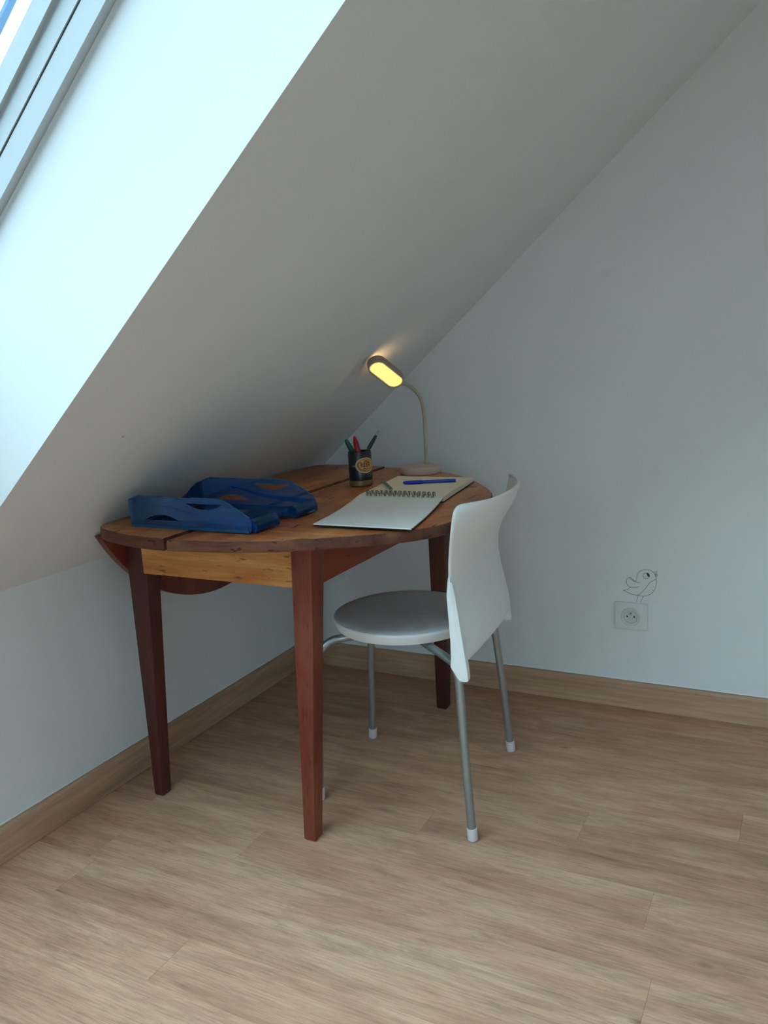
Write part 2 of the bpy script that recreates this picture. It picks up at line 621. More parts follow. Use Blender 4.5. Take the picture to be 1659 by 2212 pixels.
M = dict(
    wall=simple('matt_white_paint', (0.795, 0.81, 0.82, 1), 0.9, noise=0.02, nscale=3, spec=0.0),
    frame=simple('pale_grey_lacquered_frame', (0.52, 0.56, 0.58, 1), 0.45, noise=0.02),
    gasket=simple('dark_rubber_gasket', (0.05, 0.06, 0.07, 1), 0.6),
    flashing=simple('slate_blue_flashing', s2l(90, 120, 150), 0.4, metal=0.3),
    caulk=simple('white_caulk', (0.82, 0.83, 0.83, 1), 0.5),
    floor=floor_mat(),
    subfloor=simple('dark_underlay', s2l(70, 58, 48), 0.9),
    skirting=wood('oak_skirting', s2l(178, 138, 110), s2l(200, 160, 130), s2l(214, 178, 148), 'x', 0.55, 0.1, 0.7),
    skirting_y=wood('oak_skirting_left', s2l(178, 138, 110), s2l(200, 160, 130), s2l(214, 178, 148), 'y', 0.55, 0.1, 0.7),
    top=wood('worn_table_top', s2l(154, 72, 39), s2l(210, 122, 64), s2l(236, 170, 96), 'y', 0.42, 0.35, 1.0,
             wear=s2l(200, 152, 100), wear_amt=0.5, gouge=0.9, coat=0.15),
    edge=wood('worn_table_edge', s2l(66, 32, 26), s2l(106, 58, 40), s2l(150, 98, 60), 'x', 0.55, 1.0, 1.6, wear=s2l(138, 102, 78), wear_amt=0.28, gouge=0.8),
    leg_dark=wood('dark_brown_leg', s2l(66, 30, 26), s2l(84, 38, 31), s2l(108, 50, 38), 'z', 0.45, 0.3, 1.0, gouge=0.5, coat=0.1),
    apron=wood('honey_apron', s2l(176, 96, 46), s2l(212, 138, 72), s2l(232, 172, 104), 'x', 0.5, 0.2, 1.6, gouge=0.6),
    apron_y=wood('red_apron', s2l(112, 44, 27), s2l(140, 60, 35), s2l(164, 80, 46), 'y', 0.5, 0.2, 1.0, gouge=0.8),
    leg=wood('dark_red_leg', s2l(88, 33, 25), s2l(120, 48, 35), s2l(144, 68, 48), 'z', 0.45, 0.3, 1.0,
             wear=s2l(150, 96, 70), wear_amt=0.35, gouge=0.5, coat=0.1),
    plastic=simple('white_chair_plastic', (0.88, 0.88, 0.87, 1), 0.55, spec=0.3, noise=0.03, nscale=8, bump=0.02, bscale=900),
    steel=simple('satin_grey_steel', (0.36, 0.41, 0.42, 1), 0.30, metal=0.7, noise=0.08, nscale=60),
    cap=simple('light_grey_cap', (0.66, 0.61, 0.62, 1), 0.6),
    lamp=simple('taupe_lamp_base', s2l(206, 188, 176), 0.5, noise=0.05),
    lamp_head=simple('taupe_lamp_head', s2l(164, 142, 130), 0.55, noise=0.05),
    neck=simple('taupe_gooseneck', s2l(186, 176, 158), 0.5, noise=0.05),
    diffuser_rim=simple('white_diffuser_rim', s2l(235, 220, 200), 0.4),
    glow=emit('warm_led_diffuser', (1.0, 0.66, 0.06, 1), 5.0),
    glow_edge=emit('warm_led_diffuser_edge', (1.0, 0.66, 0.20, 1), 1.25),
    glow_back=emit('added_warm_back_glow', (1.0, 0.62, 0.25, 1), 5.0),  # emitter added on the back of the head to light the slope
    mug=simple('black_enamel', (0.012, 0.012, 0.016, 1), 0.28, coat=0.3),
    mug_band=simple('brushed_brass_band', s2l(150, 134, 96), 0.4, metal=0.5, noise=0.25, nscale=25),
    emblem=simple('gold_emblem', s2l(226, 168, 96), 0.5, noise=0.12, nscale=90),
    emblem_rim=simple('pale_emblem_rim', s2l(216, 196, 172), 0.5),
    emblem_ink=simple('brown_emblem_ink', s2l(110, 52, 14), 0.5),
    white_ink=simple('white_print', s2l(200, 200, 200), 0.6),
    grey_ink=simple('grey_print', s2l(84, 86, 92), 0.6),
    green=simple('green_marker_plastic', s2l(20, 92, 66), 0.35),
    red=simple('red_marker_plastic', s2l(170, 14, 34), 0.35),
    blue=simple('blue_pen_plastic', s2l(16, 36, 190), 0.28),
    blue_barrel=simple('blue_pen_barrel', s2l(24, 64, 180), 0.3),
    clear=see_through('clear_plastic', (0.86, 0.92, 0.9, 1), (0.6, 0.7, 0.68, 1), 0.75),
    dkgreen=simple('dark_green_ink', s2l(6, 52, 42), 0.35),
    teal=see_through('teal_plastic', (0.6, 0.85, 0.8, 1), s2l(160, 214, 200), 0.25),
    tip=simple('pale_metal_tip', s2l(190, 190, 185), 0.35, metal=0.6),
    tray=see_through('clear_blue_plastic', (0.60, 0.78, 0.98, 1), s2l(36, 146, 248), 0.79),
    tray_edge=see_through('clear_blue_plastic_edge', (0.50, 0.72, 0.92, 1), s2l(70, 160, 220), 0.5, 0.05),
    paper=simple('lamp_warmed_paper', s2l(250, 240, 220), 0.7, noise=0.02),  # warm lamp light on the upper page is put into this colour
    paper_white=simple('white_paper', s2l(248, 250, 248), 0.65, noise=0.01),
    board=simple('black_cover_board', s2l(26, 26, 28), 0.7),
    wire=simple('dark_wire', s2l(62, 78, 74), 0.35, metal=0.7),
    socket=simple('white_socket_plastic', (0.74, 0.75, 0.76, 1), 0.32),
    socket_in=simple('socket_well_plastic', (0.66, 0.67, 0.68, 1), 0.4),
    hole=simple('black_hole', (0.004, 0.004, 0.005, 1), 0.9),
    ink=simple('black_sticker_ink', (0.03, 0.04, 0.04, 1), 0.6),
    pane=glass_pane('window_glass'),
)

# ------------------------------------------------------------------ the room
RX, RY, RZ = 3.40, -4.20, 2.40          # right wall, front wall, flat ceiling
XR = (RZ - HK) / math.tan(ALPHA)         # where the slope meets the flat ceiling
SR = (RZ - HK) / math.sin(ALPHA)

floor = structure(box('floor', -0.12, RX + .1, RY - .1, 0.1, -0.06, -0.0045, M['subfloor']), 'wood-look plank floor')
# planks: rows run along x
ROW0, ROWW, PL = -0.013, 0.120, 1.22
known = {1: 0.926, 2: 0.588, 4: 1.50, 5: 1.175, 6: 0.835, 8: 0.497}
plank_meshes = {}


def plank_mesh(L, W):
    key = (round(L, 4), round(W, 4))
    if key in plank_meshes:
        return plank_meshes[key]
    g, b, h = 0.00008, 0.00035, 0.004
    x, y = L / 2 - g, W / 2 - g
    vs = [(-x, -y, -h), (x, -y, -h), (x, y, -h), (-x, y, -h)]
    vs += [(-x, -y, -b), (x, -y, -b), (x, y, -b), (-x, y, -b)]
    vs += [(-x + b, -y + b, 0), (x - b, -y + b, 0), (x - b, y - b, 0), (-x + b, y - b, 0)]
    fs = [(0, 3, 2, 1), (8, 9, 10, 11)]
    for a, c in ((0, 4), (4, 8)):
        for i in range(4):
            j = (i + 1) % 4
            fs.append((a + i, a + j, c + j, c + i))
    me = bpy.data.meshes.new('plank')
    me.from_pydata(vs, [], fs)
    me.materials.append(M['floor'])
    plank_meshes[key] = me
    return me


row = -1
y_top = -0.0005
while y_top > RY + 0.001:
    y_bot = ROW0 - ROWW * (row + 1)
    if y_bot < RY:
        y_bot = RY
    j = known.get(row, random.uniform(0.1, PL))
    x = 0.001
    first = j % PL
    xs = [x, first]
    while xs[-1] + PL < RX:
        xs.append(xs[-1] + PL)
    xs.append(RX)
    for a, c in zip(xs[:-1], xs[1:]):
        if c - a < 0.02:
            continue
        o = bpy.data.objects.new('plank', plank_mesh(c - a, y_top - y_bot))
        COL.objects.link(o)
        o.parent = floor
        o.location = ((a + c) / 2, (y_top + y_bot) / 2, 0)
    y_top = y_bot
    row += 1

# knee wall under the slope: its top follows the end of the roof slab
t = 0.12
structure(mesh_obj('wall_left', [(0, RY - .1, -.05), (-t, RY - .1, -.05), (-t, RY - .1, HK + t * math.tan(ALPHA) ** -1 * 1.0), (0, RY - .1, HK),
                                 (0, .1, -.05), (-t, .1, -.05), (-t, .1, HK + t / math.tan(ALPHA)), (0, .1, HK)],
                   [(0, 1, 2, 3), (7, 6, 5, 4), (0, 4, 5, 1), (1, 5, 6, 2), (2, 6, 7, 3), (3, 7, 4, 0)], M['wall']),
          'low white knee wall under the slope')
structure(box('wall_back', -t, RX + .1, 0, .1, -.05, RZ + .1, M['wall']), 'white gable wall')
structure(box('wall_right', RX, RX + .1, RY - .1, .1, -.05, RZ + .1, M['wall']), 'white wall opposite the slope')
structure(poly_prism('wall_front', [[(-t, -.05), (RX + .1, -.05), (RX + .1, RZ + .1), (-t, RZ + .1)],
                                    [(FW['x0'], FW['z0']), (FW['x0'], FW['z1']), (FW['x1'], FW['z1']), (FW['x1'], FW['z0'])]],
                     lambda u, w: Vector((u, RY, w)), lambda u, w: Vector((u, RY - .1, w)), M['wall']), 'white wall facing the gable wall')

# sloping ceiling (with the skylight opening) and the flat strip above it, one continuous plaster surface
v, f = [], []
ys = [RY - .1, FILL_WIN['y0'], FILL_WIN['y1'], WIN['y0'], WIN['y1'], 0.0]
for n, ss in ((0.0, [0.0, SPLAY[0], SPLAY[1], SR]), (ROOF_T, [0.0, WIN['s0'], WIN['s1'], SR])):
    for s in ss:
        for y in ys:
            v.append(sp(s, y, n))
idx = lambda k, i, j: k * 24 + i * 6 + j
for k in (0, 1):
    for i in range(3):
        for j in range(5):
            if i == 1 and j in (1, 3):
                continue
            f.append((idx(k, i, j), idx(k, i + 1, j), idx(k, i + 1, j + 1), idx(k, i, j + 1)))
holes = [[(1, j), (2, j), (2, j + 1), (1, j + 1)] for j in (1, 3)]
outer = [(i, 0) for i in range(4)] + [(3, j) for j in range(1, 6)] + [(i, 5) for i in (2, 1, 0)] + [(0, j) for j in (4, 3, 2, 1)]
for lp in holes + [outer]:
    for a in range(len(lp)):
        b = lp[(a + 1) % len(lp)]
        c = lp[a]
        f.append((idx(0, *c), idx(0, *b), idx(1, *b), idx(1, *c)))
bm_i = len(v)
v += [Vector(p) for p in box_verts(XR - 0.01, RX + .1, RY - .1, .1, RZ, RZ + .32)]
v[bm_i + 0].x = v[bm_i + 2].x = XR
f += [tuple(bm_i + i for i in q) for q in BOX_F]
structure(mesh_obj('ceiling', v, f, M['wall']), 'white sloping ceiling with a deep skylight opening')


# skylight
def ring_faces(w, inset_out, inset_in, n0, n1):
    """rectangular ring round the opening; insets measured inwards from the opening"""
    V, F = [], []
    for n in (n0, n1):
        for ins in (inset_out, inset_in):
            for (s, y) in ((w['s0'] + ins, w['y0'] + ins), (w['s1'] - ins, w['y0'] + ins),
                           (w['s1'] - ins, w['y1'] - ins), (w['s0'] + ins, w['y1'] - ins)):
                V.append(sp(s, y, n))
    for i in range(4):
        j = (i + 1) % 4
        F += [(i, j, 4 + j, 4 + i), (8 + i, 8 + j, 12 + j, 12 + i), (i, j, 8 + j, 8 + i), (4 + i, 4 + j, 12 + j, 12 + i)]
    return V, F


def skylight(name, w, label):
    win = bpy.data.objects.new(name, None)
    COL.objects.link(win)
    win.location = sp(0, (w['y0'] + w['y1']) / 2, ROOF_T)
    ORG[name] = win.location.copy()
    structure(win, label)
    for nm, a, b, n0, n1, m in (('window_frame', -0.06, 0.016, ROOF_T + .0005, 0.3485, 'frame'),
                                ('gasket', -0.06, 0.0155, 0.3485, 0.3515, 'gasket'),
                                ('sash', -0.06, 0.018, 0.3515, 0.3855, 'frame'),
                                ('glazing_bead', -0.06, 0.026, 0.3855, 0.4185, 'frame'),
                                ('flashing', -0.010, 0.002, 0.4850, 0.4920, 'flashing')):
        V, F = ring_faces(w, a, b, n0, n1)
        mesh_obj(nm, V, F, M[m], win)
    pv = []
    for n in (0.4187, 0.4277):
        for (s, y) in ((w['s0'] - .02, w['y0'] - .02), (w['s1'] + .02, w['y0'] - .02), (w['s1'] + .02, w['y1'] + .02), (w['s0'] - .02, w['y1'] + .02)):
            pv.append(sp(s, y, n))
    mesh_obj('pane', pv, [(0, 1, 2, 3), (7, 6, 5, 4), (0, 4, 5, 1), (1, 5, 6, 2), (2, 6, 7, 3), (3, 7, 4, 0)], M['pane'], win)


skylight('window_1', WIN, 'pale framed roof window at the end of a deep reveal')
skylight('fill_skylight', FILL_WIN, 'unseen roof window added along the slope for fill light')


fw = bpy.data.objects.new('fill_window', None)  # added window, never in view, lifts the light on walls and seat
COL.objects.link(fw)
fw.location = ((FW['x0'] + FW['x1']) / 2, RY - .05, FW['z0'])
ORG['fill_window'] = fw.location.copy()
structure(fw, 'unseen framed window added in the wall facing the gable for fill light')
xm = (FW['x0'] + FW['x1']) / 2
for (xa, xb) in ((FW['x0'], xm), (xm, FW['x1'])):
    rr = [[(xa, FW['z0']), (xb, FW['z0']), (xb, FW['z1']), (xa, FW['z1'])],
          [(xa + .05, FW['z0'] + .05), (xb - .05, FW['z0'] + .05), (xb - .05, FW['z1'] - .05), (xa + .05, FW['z1'] - .05)]]
    cas = poly_prism('casement', rr, lambda u, w: Vector((u, RY - .03, w)), lambda u, w: Vector((u, RY - .08, w)), M['frame'], fw)
    box('pane', xa + .045, xb - .045, RY - .060, RY - .054, FW['z0'] + .045, FW['z1'] - .045, M['pane'], cas)

# skirting boards with an eased top edge and a caulk bead
def skirting(name, p0, p1, inward, mat, label):
    p0, p1, w = Vector(p0), Vector(p1), Vector(inward)
    hb, tb = 0.0846, 0.0135
    prof = [(0.0004, 0.001), (tb, 0.001), (tb, hb - 0.010), (tb - 0.002, hb - 0.0045), (tb - 0.0055, hb - 0.0012), (0.0004, hb)]
    V, F = [], []
    for p in (p0, p1):
        for (a, z) in prof:
            V.append(p + w * a + Vector((0, 0, z)))
    k = len(prof)
    for i in range(k):
        j = (i + 1) % k
        F.append((i, j, k + j, k + i))
    F += [tuple(range(k)), tuple(range(k, 2 * k))]
    o = structure(mesh_obj(name, V, F, mat), label)
    bead = [(0.0, hb + 0.0026), (0.0026, hb + 0.0004), (0.0, hb + 0.0002)]
    V, F = [], []
    for p in (p0, p1):
        for (a, z) in bead:
            V.append(p + w * a + Vector((0, 0, z)))
    F = [(0, 1, 4, 3), (1, 2, 5, 4), (2, 0, 3, 5), (0, 1, 2), (3, 4, 5)]
    mesh_obj('caulk_bead', V, F, M['caulk'], o)
    return o


skirting('baseboard_left', (0, RY, 0), (0, -0.0005, 0), (1, 0, 0), M['skirting_y'], 'oak skirting board along the knee wall')
skirting('baseboard_back', (0.014, 0, 0), (RX, 0, 0), (0, -1, 0), M['skirting'], 'oak skirting board along the gable wall')
skirting('baseboard_right', (RX, RY, 0), (RX, -0.014, 0), (-1, 0, 0), M['skirting_y'], 'oak skirting board along the far right wall')
skirting('baseboard_front', (0.014, RY, 0), (RX - .014, RY, 0), (0, 1, 0), M['skirting'], 'oak skirting board along the wall facing the gable')

# ------------------------------------------------------------------ drop-leaf table
TZ = 0.735
table = empty('table', (0.42, -0.6, 0), 'old reddish-brown wooden drop-leaf table with a round worn top', 'table')
rim = [(0.148, -1.012), (0.162, -1.046), (0.200, -1.076), (0.290, -1.106), (0.377, -1.120), (0.450, -1.117), (0.552, -1.103), (0.640, -1.080),
       (0.711, -1.047), (0.786, -1.003), (0.854, -0.955), (0.906, -0.903), (0.938, -0.843), (0.948, -0.750), (0.947, -0.640),
       (0.928, -0.535), (0.893, -0.450), (0.821, -0.340), (0.722, -0.232), (0.636, -0.174), (0.530, -0.132), (0.420, -0.106),
       (0.300, -0.090), (0.205, -0.088), (0.164, -0.104), (0.148, -0.140)]
rimc = [(p.x, p.y) for p in catmull([(a, b, 0) for a, b in rim], 7)]


def clip_x(poly, xc, keep_right):
    out = []
    m = len(poly)
    for i in range(m):
        a, b = poly[i], poly[(i + 1) % m]
        ina = (a[0] >= xc) == keep_right
        inb = (b[0] >= xc) == keep_right
        if ina:
            out.append(a)
        if ina != inb:
            tt = (xc - a[0]) / (b[0] - a[0])
            out.append((xc, a[1] + (b[1] - a[1]) * tt))
    return out


def board(name, poly, z0, z1, mat, parent, jitter=0.0012):
    """flat board with a worn, rounded rim"""
    cx = sum(p[0] for p in poly) / len(poly)
    cyy = sum(p[1] for p in poly) / len(poly)
    # resample finely
    fine = []
    for i in range(len(poly)):
        a, b = Vector(poly[i]), Vector(poly[(i + 1) % len(poly)])
        k = max(1, int((b - a).length / 0.012))
        for q in range(k):
            fine.append(a.lerp(b, q / k))
    n = len(fine)
    # inward normals
    area = sum(fine[i].x * fine[(i + 1) % n].y - fine[(i + 1) % n].x * fine[i].y for i in range(n))
    sg = 1 if area > 0 else -1
    nor = []
    for i in range(n):
        d = (fine[(i + 1) % n] - fine[i - 1]).normalized()
        nor.append(Vector((-d.y, d.x)) * sg)
    h = z1 - z0
    prof = [(0.003, 0.0), (0.0008, 0.10), (0.0, 0.4), (0.0004, 0.75), (0.0014, 0.93), (0.0036, 1.0)]
    verts, faces = [], []
    for (ins, zz) in prof:
        for i in range(n):
            j = random.gauss(0, jitter * 0.5) if 0 < zz < 1 else random.gauss(0, jitter * 0.3)
            for (qx, qy, qd) in ((0.445, -1.118, 0.006), (0.490, -1.113, 0.003), (0.708, -1.049, 0.009), (0.722, -1.041, 0.005)):
                if zz > 0.3 and abs(fine[i].x - qx) < 0.0075 and abs(fine[i].y - qy) < 0.012:
                    j = qd * (0.4 + 0.6 * zz)
            p = fine[i] + nor[i] * (ins + abs(j))
            zj = random.gauss(0, jitter * 0.3) if 0 < zz < 1 else 0.0
            verts.append((p.x, p.y, min(z0 + zz * h + zj, z1)))
    for r in range(len(prof) - 1):
        for i in range(n):
            k = (i + 1) % n
            faces.append((r * n + i, r * n + k, (r + 1) * n + k, (r + 1) * n + i))
    for r in (0, len(prof) - 1):
        tri = geometry.tessellate_polygon([[Vector((verts[r * n + i][0], verts[r * n + i][1], 0)) for i in range(n)]])
        faces += [tuple(r * n + q for q in tq) for tq in tri]
    o = mesh_obj(name, verts, faces, mat, parent, smooth=True, sharp=38)
    o.data.materials.append(M['edge'])
    ntop = len(o.data.polygons) - len(tri)
    for k, pl in enumerate(o.data.polygons):
        if k < ntop:
            pl.material_index = 1
    return o


SEAM = 0.421
board('tabletop_board', clip_x(rimc, SEAM - 0.0030, False), 0.7115, TZ + 0.0025, M['top'], table)
board('tabletop_board', clip_x(rimc, SEAM + 0.0030, True), 0.7115, TZ, M['top'], table)

# hanging leaf on the wall side: a segment of the round top
RL, YL, ZL, ZT = 0.478, -0.60, 0.936, 0.704
lp = []
half = math.sqrt(RL ** 2 - (ZL - ZT) ** 2)
a0 = math.asin(half / RL)
for i in range(41):
    a = -a0 + 2 * a0 * i / 40
    lp.append((YL + RL * math.sin(a), ZL - RL * math.cos(a)))
leaf = poly_prism('drop_leaf', [lp], lambda u, w: Vector((0.1095, u, w)), lambda u, w: Vector((0.1285, u, w)), M['leg'], table)


def table_leg(mt, x0b, x1b, y0b, y1b, x0t, x1t, y0t, y1t):
    z1 = 0.7108
    zs = [0.0, 0.005, 0.2, 0.45, z1]
    V, F = [], []
    rnd = random.Random(int(x0b * 1e4 + y0b * 1e3))
    for z in zs:
        tt = z / z1
        e = 0.003 if z == 0 else 0
        wob = lambda: rnd.gauss(0, 0.0009) if 0.01 < z < 0.6 else 0
        x0, x1 = x0b + (x0t - x0b) * tt + e, x1b + (x1t - x1b) * tt - e
        y0, y1 = y0b + (y0t - y0b) * tt + e, y1b + (y1t - y1b) * tt - e
        V += [Vector((x0 + wob(), y0, z)), Vector((x1 + wob(), y0 + wob(), z)), Vector((x1, y1 + wob(), z)), Vector((x0, y1, z))]
    for r in range(len(zs) - 1):
        for i in range(4):
            j = (i + 1) % 4
            F.append((r * 4 + i, r * 4 + j, r * 4 + 4 + j, r * 4 + 4 + i))
    F += [(0, 3, 2, 1), tuple(4 * (len(zs) - 1) + i for i in range(4))]
    me = bpy.data.meshes.new('leg')
    me.from_pydata([tuple(q) for q in V], [], F)
    bm = bmesh.new()
    bm.from_mesh(me)
    bmesh.ops.recalc_face_normals(bm, faces=bm.faces)
    ed = [e for e in bm.edges if abs(e.verts[0].co.z - e.verts[1].co.z) > 0.02]
    bmesh.ops.bevel(bm, geom=ed, offset=0.0022, segments=2, profile=0.6, affect='EDGES')
    bpy.data.meshes.remove(me)
    return bm_obj('leg', bm, M[mt], table, smooth=True, sharp=30)


table_leg('leg', 0.603, 0.6335, -0.968, -0.936, 0.628, 0.680, -0.966, -0.912)      # near corner
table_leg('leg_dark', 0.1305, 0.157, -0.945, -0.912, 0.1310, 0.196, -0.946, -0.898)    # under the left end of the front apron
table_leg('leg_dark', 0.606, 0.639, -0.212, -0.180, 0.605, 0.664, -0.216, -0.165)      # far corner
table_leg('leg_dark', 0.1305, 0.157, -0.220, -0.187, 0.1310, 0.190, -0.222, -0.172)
box('apron', 0.187, 0.6275, -0.9520, -0.9300, 0.600, 0.7108, M['apron'], table, 0.0012)
box('apron', 0.6380, 0.6600, -0.9110, -0.2170, 0.600, 0.7108, M['apron_y'], table, 0.0012)
box('apron', 0.1910, 0.6050, -0.2000, -0.1780, 0.600, 0.7108, M['apron'], table, 0.0012)
box('apron', 0.1320, 0.1540, -0.8970, -0.2230, 0.600, 0.7108, M['apron_y'], table, 0.0012)

# ------------------------------------------------------------------ chair
CH = Vector((0.735, -0.612, 0))
TH = math.radians(4.5)
CB = Vector((math.cos(TH), math.sin(TH), 0))        # towards the backrest
CL = Vector((-math.sin(TH), math.cos(TH), 0))       # towards the gable wall
chair = empty('chair', CH, 'white plastic chair with a round seat and grey metal legs', 'chair')
# seat
SC = (0.712, -0.604, 0.0)
lathe('seat', [(0.0, 0.4175), (0.150, 0.4175), (0.166, 0.4185), (0.1735, 0.4215), (0.1775, 0.4300), (0.1815, 0.4385), (0.1822, 0.4430),
               (0.1800, 0.4475), (0.1745, 0.4498), (0.150, 0.4492), (0.08, 0.4475), (0.0, 0.4470)], SC, M['plastic'], chair, seg=72, sharp=28)

# legs, each with a foot cap
R_T = 0.0098
paths = [
    [(0.5465, -0.8040, 0.004), (0.5465, -0.7850, 0.20), (0.547, -0.7680, 0.335), (0.552, -0.7600, 0.375), (0.572, -0.742, 0.400), (0.615, -0.714, 0.4075), (0.680, -0.645, 0.4075)],
    [(0.512, -0.4560, 0.004), (0.527, -0.4700, 0.20), (0.541, -0.4820, 0.335), (0.546, -0.4870, 0.375), (0.562, -0.500, 0.400), (0.590, -0.522, 0.4075), (0.668, -0.580, 0.4075)],
    [(0.962, -0.8230, 0.004), (0.951, -0.8215, 0.20), (0.943, -0.8180, 0.350), (0.939, -0.8140, 0.390), (0.925, -0.800, 0.405), (0.896, -0.772, 0.4075), (0.760, -0.660, 0.4075)],
    [(0.907, -0.3920, 0.004), (0.893, -0.4050, 0.20), (0.880, -0.4170, 0.350), (0.876, -0.4210, 0.388), (0.862, -0.434, 0.404), (0.834, -0.458, 0.4075), (0.760, -0.565, 0.4075)],
]
for pth in paths:
    lg = tube('leg', catmull(pth, 8), R_T, M['steel'], chair, seg=16)
    a, b = Vector(pth[0]), Vector(pth[1])
    d = (b - a).normalized()
    f0 = a - d * 0.004
    f0.z = 0.0006
    tube('foot_cap', [f0, f0 + d * 0.0015, f0 + d * 0.004, f0 + d * 0.030, f0 + d * 0.0305], [0.0096, 0.0115, 0.0122, 0.0118, 0.0104], M['cap'], lg, seg=18)

# backrest: hour-glass shell, strongly curved at the top
BT = [  # z, half width, edge set-back, bulge
    (0.420, 0.2130, 0.935, 0.018), (0.440, 0.2130, 0.933, 0.018), (0.462, 0.2130, 0.930, 0.017), (0.493, 0.2100, 0.924, 0.015),
    (0.534, 0.2030, 0.916, 0.013), (0.577, 0.1960, 0.911, 0.013), (0.610, 0.1950, 0.910, 0.016), (0.645, 0.2040, 0.914, 0.024),
    (0.680, 0.2160, 0.921, 0.037), (0.710, 0.2270, 0.928, 0.049), (0.735, 0.2340, 0.934, 0.059), (0.752, 0.2350, 0.937, 0.063), (0.763, 0.2320, 0.939, 0.066),
    (0.770, 0.2250, 0.941, 0.068), (0.773, 0.2130, 0.942, 0.0685)]
rows = [tuple(p) for p in BT]


def cr(tab, z, k):
    zs = [r[0] for r in tab]
    for i in range(len(tab) - 1):
        if zs[i] <= z <= zs[i + 1]:
            u = (z - zs[i]) / (zs[i + 1] - zs[i])
            return tab[i][k] * (1 - u) + tab[i + 1][k] * u
    return tab[0][k] if z < zs[0] else tab[-1][k]


def chair_pt(u_lat, x_at_mid, z):
    """point: lateral offset from the chair axis, x measured on the axis line y=-0.612"""
    base = Vector((x_at_mid, -0.618, z))
    return base + CL * u_lat + Vector((0, 0, 0))


NU = 28
verts, faces = [], []
for (z, w, xe, bl) in rows:
    xe2, w2, b2 = xe, w, bl
    for k in range(NU + 1):
        u = -1 + 2 * k / NU
        # shallow arch along the bottom edge
        zz = z
        if z < 0.43:
            zz = z + 0.010 * (1 - u * u) - 0.004
        verts.append(chair_pt(u * w2, xe2 + b2 * (1 - abs(u) ** 2.3 * (1.0)), zz))
for i in range(len(rows) - 1):
    for k in range(NU):
        a = i * (NU + 1) + k
        faces.append((a, a + 1, a + NU + 2, a + NU + 1))
me = bpy.data.meshes.new('backrest')
me.from_pydata([tuple(p) for p in verts], [], faces)
for p in me.polygons:
    p.use_smooth = True
back = link_mesh('backrest', me, M['plastic'], chair)
sol = back.modifiers.new('thickness', 'SOLIDIFY')
sol.thickness = 0.0085
sol.offset = 0.0
sub = back.modifiers.new('round', 'SUBSURF')
sub.levels = 1
sub.render_levels = 2

# side sleeves that clasp the rear legs
for sd in (-1, 1):
    V, F = [], []
    secs = [(0.386, 0.932, 0.952), (0.392, 0.9270, 0.9525), (0.414, 0.9125, 0.9505), (0.425, 0.9130, 0.9490), (0.442, 0.9145, 0.9470), (0.470, 0.9140, 0.9430),
            (0.520, 0.9095, 0.9340), (0.570, 0.9040, 0.9240), (0.600, 0.9060, 0.9165), (0.618, 0.9090, 0.9120)]
    for (z, xf, xr) in secs:
        w = cr(BT, z, 1)
        out, inn = w + 0.006, w - 0.014
        if z > 0.59:
            out = w + 0.006 - 0.007 * (z - 0.59) / 0.028
        if sd > 0:            # the far sleeve sits tighter behind the shell
            out, xr, xf = w + 0.001, xr - 0.012, xf - 0.006
        mid = (xf + xr) / 2 + 0.003
        for (x, q) in ((xf, inn), (xf, out - 0.004), (xf + 0.002, out), (mid, out + 0.0015), (xr, out - 0.003), (xr, inn)):
            V.append(chair_pt(sd * q, x + 0.0165 * (-1 if sd < 0 else 1) * 0 - (0.0165 if sd < 0 else -0.0165) * 0, z))
    k = 6
    for i in range(len(secs) - 1):
        for a in range(k):
            b = (a + 1) % k
            F.append((i * k + a, i * k + b, i * k + k + b, i * k + k + a))
    F += [tuple(range(k)), tuple(range((len(secs) - 1) * k, len(secs) * k))]
    mesh_obj('leg_sleeve', V, F, M['plastic'], chair, smooth=True, sharp=25)

# ------------------------------------------------------------------ desk lamp
LB = Vector((0.586, -0.205, TZ + 0.0006))
lamp = empty('desk_lamp', LB, 'taupe gooseneck desk lamp with a lit warm oval head', 'lamp')
lathe('base', [(0, 0), (0.0575, 0), (0.0592, 0.0015), (0.0600, 0.0040), (0.0600, 0.0185), (0.0590, 0.0210), (0.0560, 0.0220), (0, 0.0220)], LB, M['lamp'], lamp, seg=64, sharp=35)
NB = Vector((0.595, -0.179, TZ + 0.0226))
lathe('collar', [(0, 0), (0.0074, 0), (0.0076, 0.001), (0.0070, 0.0110), (0.0058, 0.0120), (0, 0.0120)], NB, M['neck'], lamp, seg=24)
neck_path = [tuple(NB + Vector((0, 0, 0.0115))), (0.5950, -0.1795, 0.830), (0.5950, -0.1800, 0.8913), (0.5940, -0.1843, 0.9254), (0.5919, -0.1955, 0.9528),
             (0.5888, -0.2127, 0.9712), (0.5848, -0.2345, 0.9856), (0.5812, -0.2560, 0.9955), (0.5785, -0.2780, 1.0010), (0.5775, -0.2980, 1.0045)]
tube('gooseneck', catmull(neck_path, 8), 0.0053, M['neck'], lamp, seg=16)
# head: stadium slab; A long axis (towards the neck), B short axis, Nf normal of the lit face
HC = Vector((0.5688, -0.3587, 1.0289))
HA = Vector((0.2175, 0.8288, -0.5155)).normalized()
HN = Vector((0.4109, -0.5568, -0.7218)).normalized()
HB = HN.cross(HA).normalized()


def stadium(L, W, n=14):
    pts = []
    for i in range(n + 1):
        a = -math.pi / 2 + math.pi * i / n
        pts.append((L - W + W * math.cos(a), W * math.sin(a)))
    for i in range(n + 1):
        a = math.pi / 2 + math.pi * i / n
        pts.append((-(L - W) + W * math.cos(a), W * math.sin(a)))
    return pts


